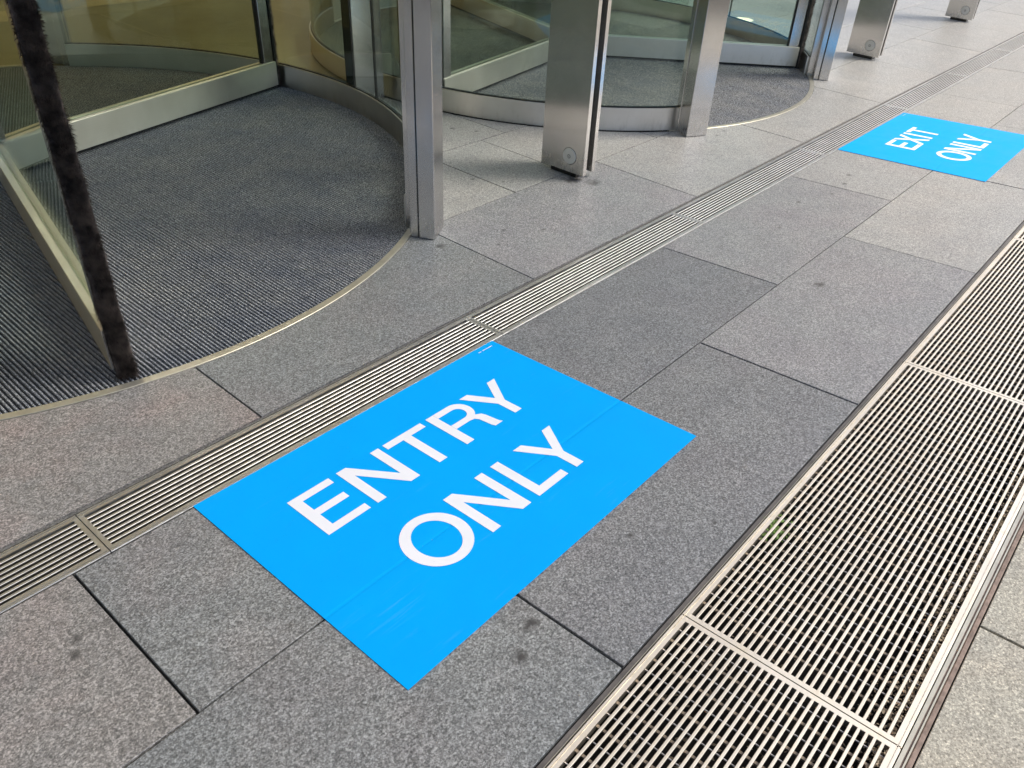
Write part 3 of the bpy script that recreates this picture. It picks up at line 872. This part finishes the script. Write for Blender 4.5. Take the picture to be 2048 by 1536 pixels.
# ------------------------------------------------------------------ free-standing columns
def column(x, label, ya=0.548, yb=0.838):
    e = empty('steel_column', (x, (ya+yb)/2, zf((ya+yb)/2)), label, 'column', 'free-standing steel columns by the doors')
    HC = 3.0
    m = MB(); m.box(x, x+0.028, ya, yb, 0.026, HC); m.build('plate', STEEL, e)
    m = MB(); m.box(x+0.028, x+0.084, ya+0.03, yb-0.03, 0.05, HC); m.build('core', DARKSTEEL, e)
    m = MB(); m.box(x+0.084, x+0.112, ya+0.004, yb-0.004, 0.032, HC); m.build('plate', STEEL, e)
    m = MB(); m.box(x+0.014, x+0.095, ya+0.055, yb-0.06, -0.004, 0.05); m.build('base_block', DARKSTEEL, e)
    # round lock escutcheon on the face
    cy_, cz, r = ya + 0.098, 0.112, 0.043
    d = MB(); n = 40
    base = zf(0.69) - 0
    ring = [(x-0.0005, cy_ + r*math.cos(2*math.pi*i/n), cz + r*math.sin(2*math.pi*i/n)) for i in range(n)]
    ring2 = [(x-0.006, cy_ + (r-0.0015)*math.cos(2*math.pi*i/n), cz + (r-0.0015)*math.sin(2*math.pi*i/n)) for i in range(n)]
    ring3 = [(x-0.0068, cy_ + (r-0.004)*math.cos(2*math.pi*i/n), cz + (r-0.004)*math.sin(2*math.pi*i/n)) for i in range(n)]
    d.add(ring + ring2 + ring3, [(i, n+i, n+(i+1)%n, (i+1)%n) for i in range(n)] + [(n+i, 2*n+i, 2*n+(i+1)%n, n+(i+1)%n) for i in range(n)] + [tuple(range(2*n, 3*n))[::-1]])
    lk = d.build('lock_disc', LOCK, e)
    d = MB(); d.add([(x-0.0003, cy_ + (r+.0025)*math.cos(2*math.pi*i/n), cz + (r+.0025)*math.sin(2*math.pi*i/n)) for i in range(n)], [tuple(range(n))[::-1]]); d.build('lock_shadow_gap', SEAL, lk)
    for rr, xx, mt, nm in ((0.0105, 0.0072, SEAL, 'lock_ring'), (0.0078, 0.0080, LOCK, 'lock_barrel')):
        d = MB(); d.add([(x-xx, cy_ + rr*math.cos(2*math.pi*i/24), cz + rr*math.sin(2*math.pi*i/24)) for i in range(24)], [tuple(range(24))[::-1]])
        d.build(nm, mt, lk)
    d = MB(); d.add([(x-.0084, cy_+.0012, cz-.005), (x-.0084, cy_+.0012, cz+.004), (x-.0084, cy_-.0012, cz+.004), (x-.0084, cy_-.0012, cz-.005)], [(0,1,2,3)])
    d.build('keyhole', SEAL, lk)
    return e
LOCK = plain('lock_satin', (0.62,0.62,0.60), 0.45, 0.35)
column(2.985, 'nearest free-standing steel column with round lock, in front of the farther revolving door')
column(7.365, 'middle free-standing steel column with round lock, right of the farther revolving door')
column(10.25, 'farthest free-standing steel column, cut by the top edge of the photo')

# ------------------------------------------------------------------ infill between the drums, lobby, fascia
e = empty('infill_panel', (2.975, 2.3, zf(2.3)), 'narrow steel infill panel standing in the gap between the two revolving doors', 'panel')
m = MB(); m.box(2.86, 3.10, 2.28, 2.33, 0.004, 3.0); m.build('panel_face', STEEL, e)
m = MB(); m.box(2.845, 2.858, 2.27, 2.34, 0.004, 3.0); m.build('panel_edge', SEAL, e)
lf = MB(); 
lf.add([(-9, 2.452, -0.009), (7.30, 2.452, -0.009), (7.30, 9, -0.009), (-9, 9, -0.009)], [(0,1,2,3)])
lob = lf.build('lobby_floor', FLOORIN, None, kind='structure', label='olive brown stone floor of the lobby behind the doors')
lb = MB()
for (x0_, y0_, x1_, y1_) in ((-9, 5.85, 7.3, 6.25),):
    lb.add([(x0_, y0_, -.005), (x1_, y0_, -.005), (x1_, y1_, -.005), (x0_, y1_, -.005)], [(0,1,2,3)])
for k in range(9):
    x = -4.0 + k*1.36
    lb.add([(x, 4.55, -.005), (x+.006, 4.55, -.005), (x+.006, 5.85, -.005), (x, 5.85, -.005)], [(0,1,2,3)])
lb.build('floor_band', BANDIN, lob)
wl_ = MB()
wl_.box(-9, 7.3, 8.6, 8.8, 0, 4.5)
tag(wl_.build('lobby_wall', WALLIN, None), 'tan panelled wall at the back of the lobby, far behind the nearer door', 'wall')
ce = MB(); ce.box(-9, 7.24, 2.62, 8.58, 3.5, 3.7)
lc = ce.build('lobby_ceiling', LIMESTONE, None, kind='structure', label='tan ceiling over the lobby behind the doors')
for xx in (-5.2, -1.8, 1.6, 5.0):
    d = MB(); d.add([(xx-1.0, 5.3, 3.488), (xx+1.0, 5.3, 3.488), (xx+1.0, 8.0, 3.488), (xx-1.0, 8.0, 3.488)], [(0,1,2,3)])
    d.build('luminous_panel', DOWN, lc)
for yy in (3.3, 4.4):
    for xx in (-5.2, -2.6, 0.0, 2.6, 5.2):
        d = MB(); d.disc(xx, yy, 0.11, 3.488, 24); d.build('downlight_lens', DOWN2, lc)
# side screen of the lobby to the right of the farther door (glass on a steel sill)
e = empty('lobby_screen', (7.27, 5.5, zf(5.5)), 'glazed lobby side screen on a low steel sill behind the farther revolving door', 'glass screen')
m = MB(); m.box(7.245, 7.295, 2.47, 8.58, 0.0, 0.14); m.build('sill', STEEL_H, e)
m = MB(); m.box(7.264, 7.276, 2.47, 8.58, 0.141, 2.9); m.build('glass_pane', GLASS, e)
# fascia added above both doors, a pale unseen reflector of warm light
f = MB(); f.box(-14, 40, 2.35, 2.6, HZ+0.45, 8.5)
tag(f.build('added_fascia', LIMESTONE, None), 'added light-bouncing fascia wall above the two revolving doors, out of frame', 'wall')

# unseen canopy added to dim the nearer part of the forecourt
e = empty('added_shade_canopy', (-3, -9.2, 0), 'added flat shade canopy on round posts dimming the near forecourt, out of frame', 'canopy')
m = MB(False); m.box(-14, 6.9, -9.0, -0.4, 5.5, 5.75); m.build('shade_deck', SHADE_GLASS, e)
for x, y in ((-12, -8.6), (-4, -8.6), (4, -8.6)):
    m = MB(False); m.ring(x, y, 0.001, 0.12, 0, 360, 0, 5.5, 24); m.build('shade_post', STEEL, e)

# ------------------------------------------------------------------ round lights let into the ground
for x, y, l in ((7.93, 2.16, 'round ground light seen through the farther door, nearest of three'),
                (7.88, 2.52, 'round ground light seen through the farther door, middle one left'),
                (8.42, 2.72, 'round ground light seen through the farther door, farthest of three')):
    e = empty('ground_light', (x, y, zf(y)), l, 'ground light', 'round ground lights seen through the farther door')
    d = MB(); d.ring(x, y, 0.088, 0.1, 0, 360, -0.01, 0.004, 32); d.build('light_rim', STEEL_H, e)
    d = MB(); d.disc(x, y, 0.089, 0.0025, 32); d.build('lens', LAMP, e)
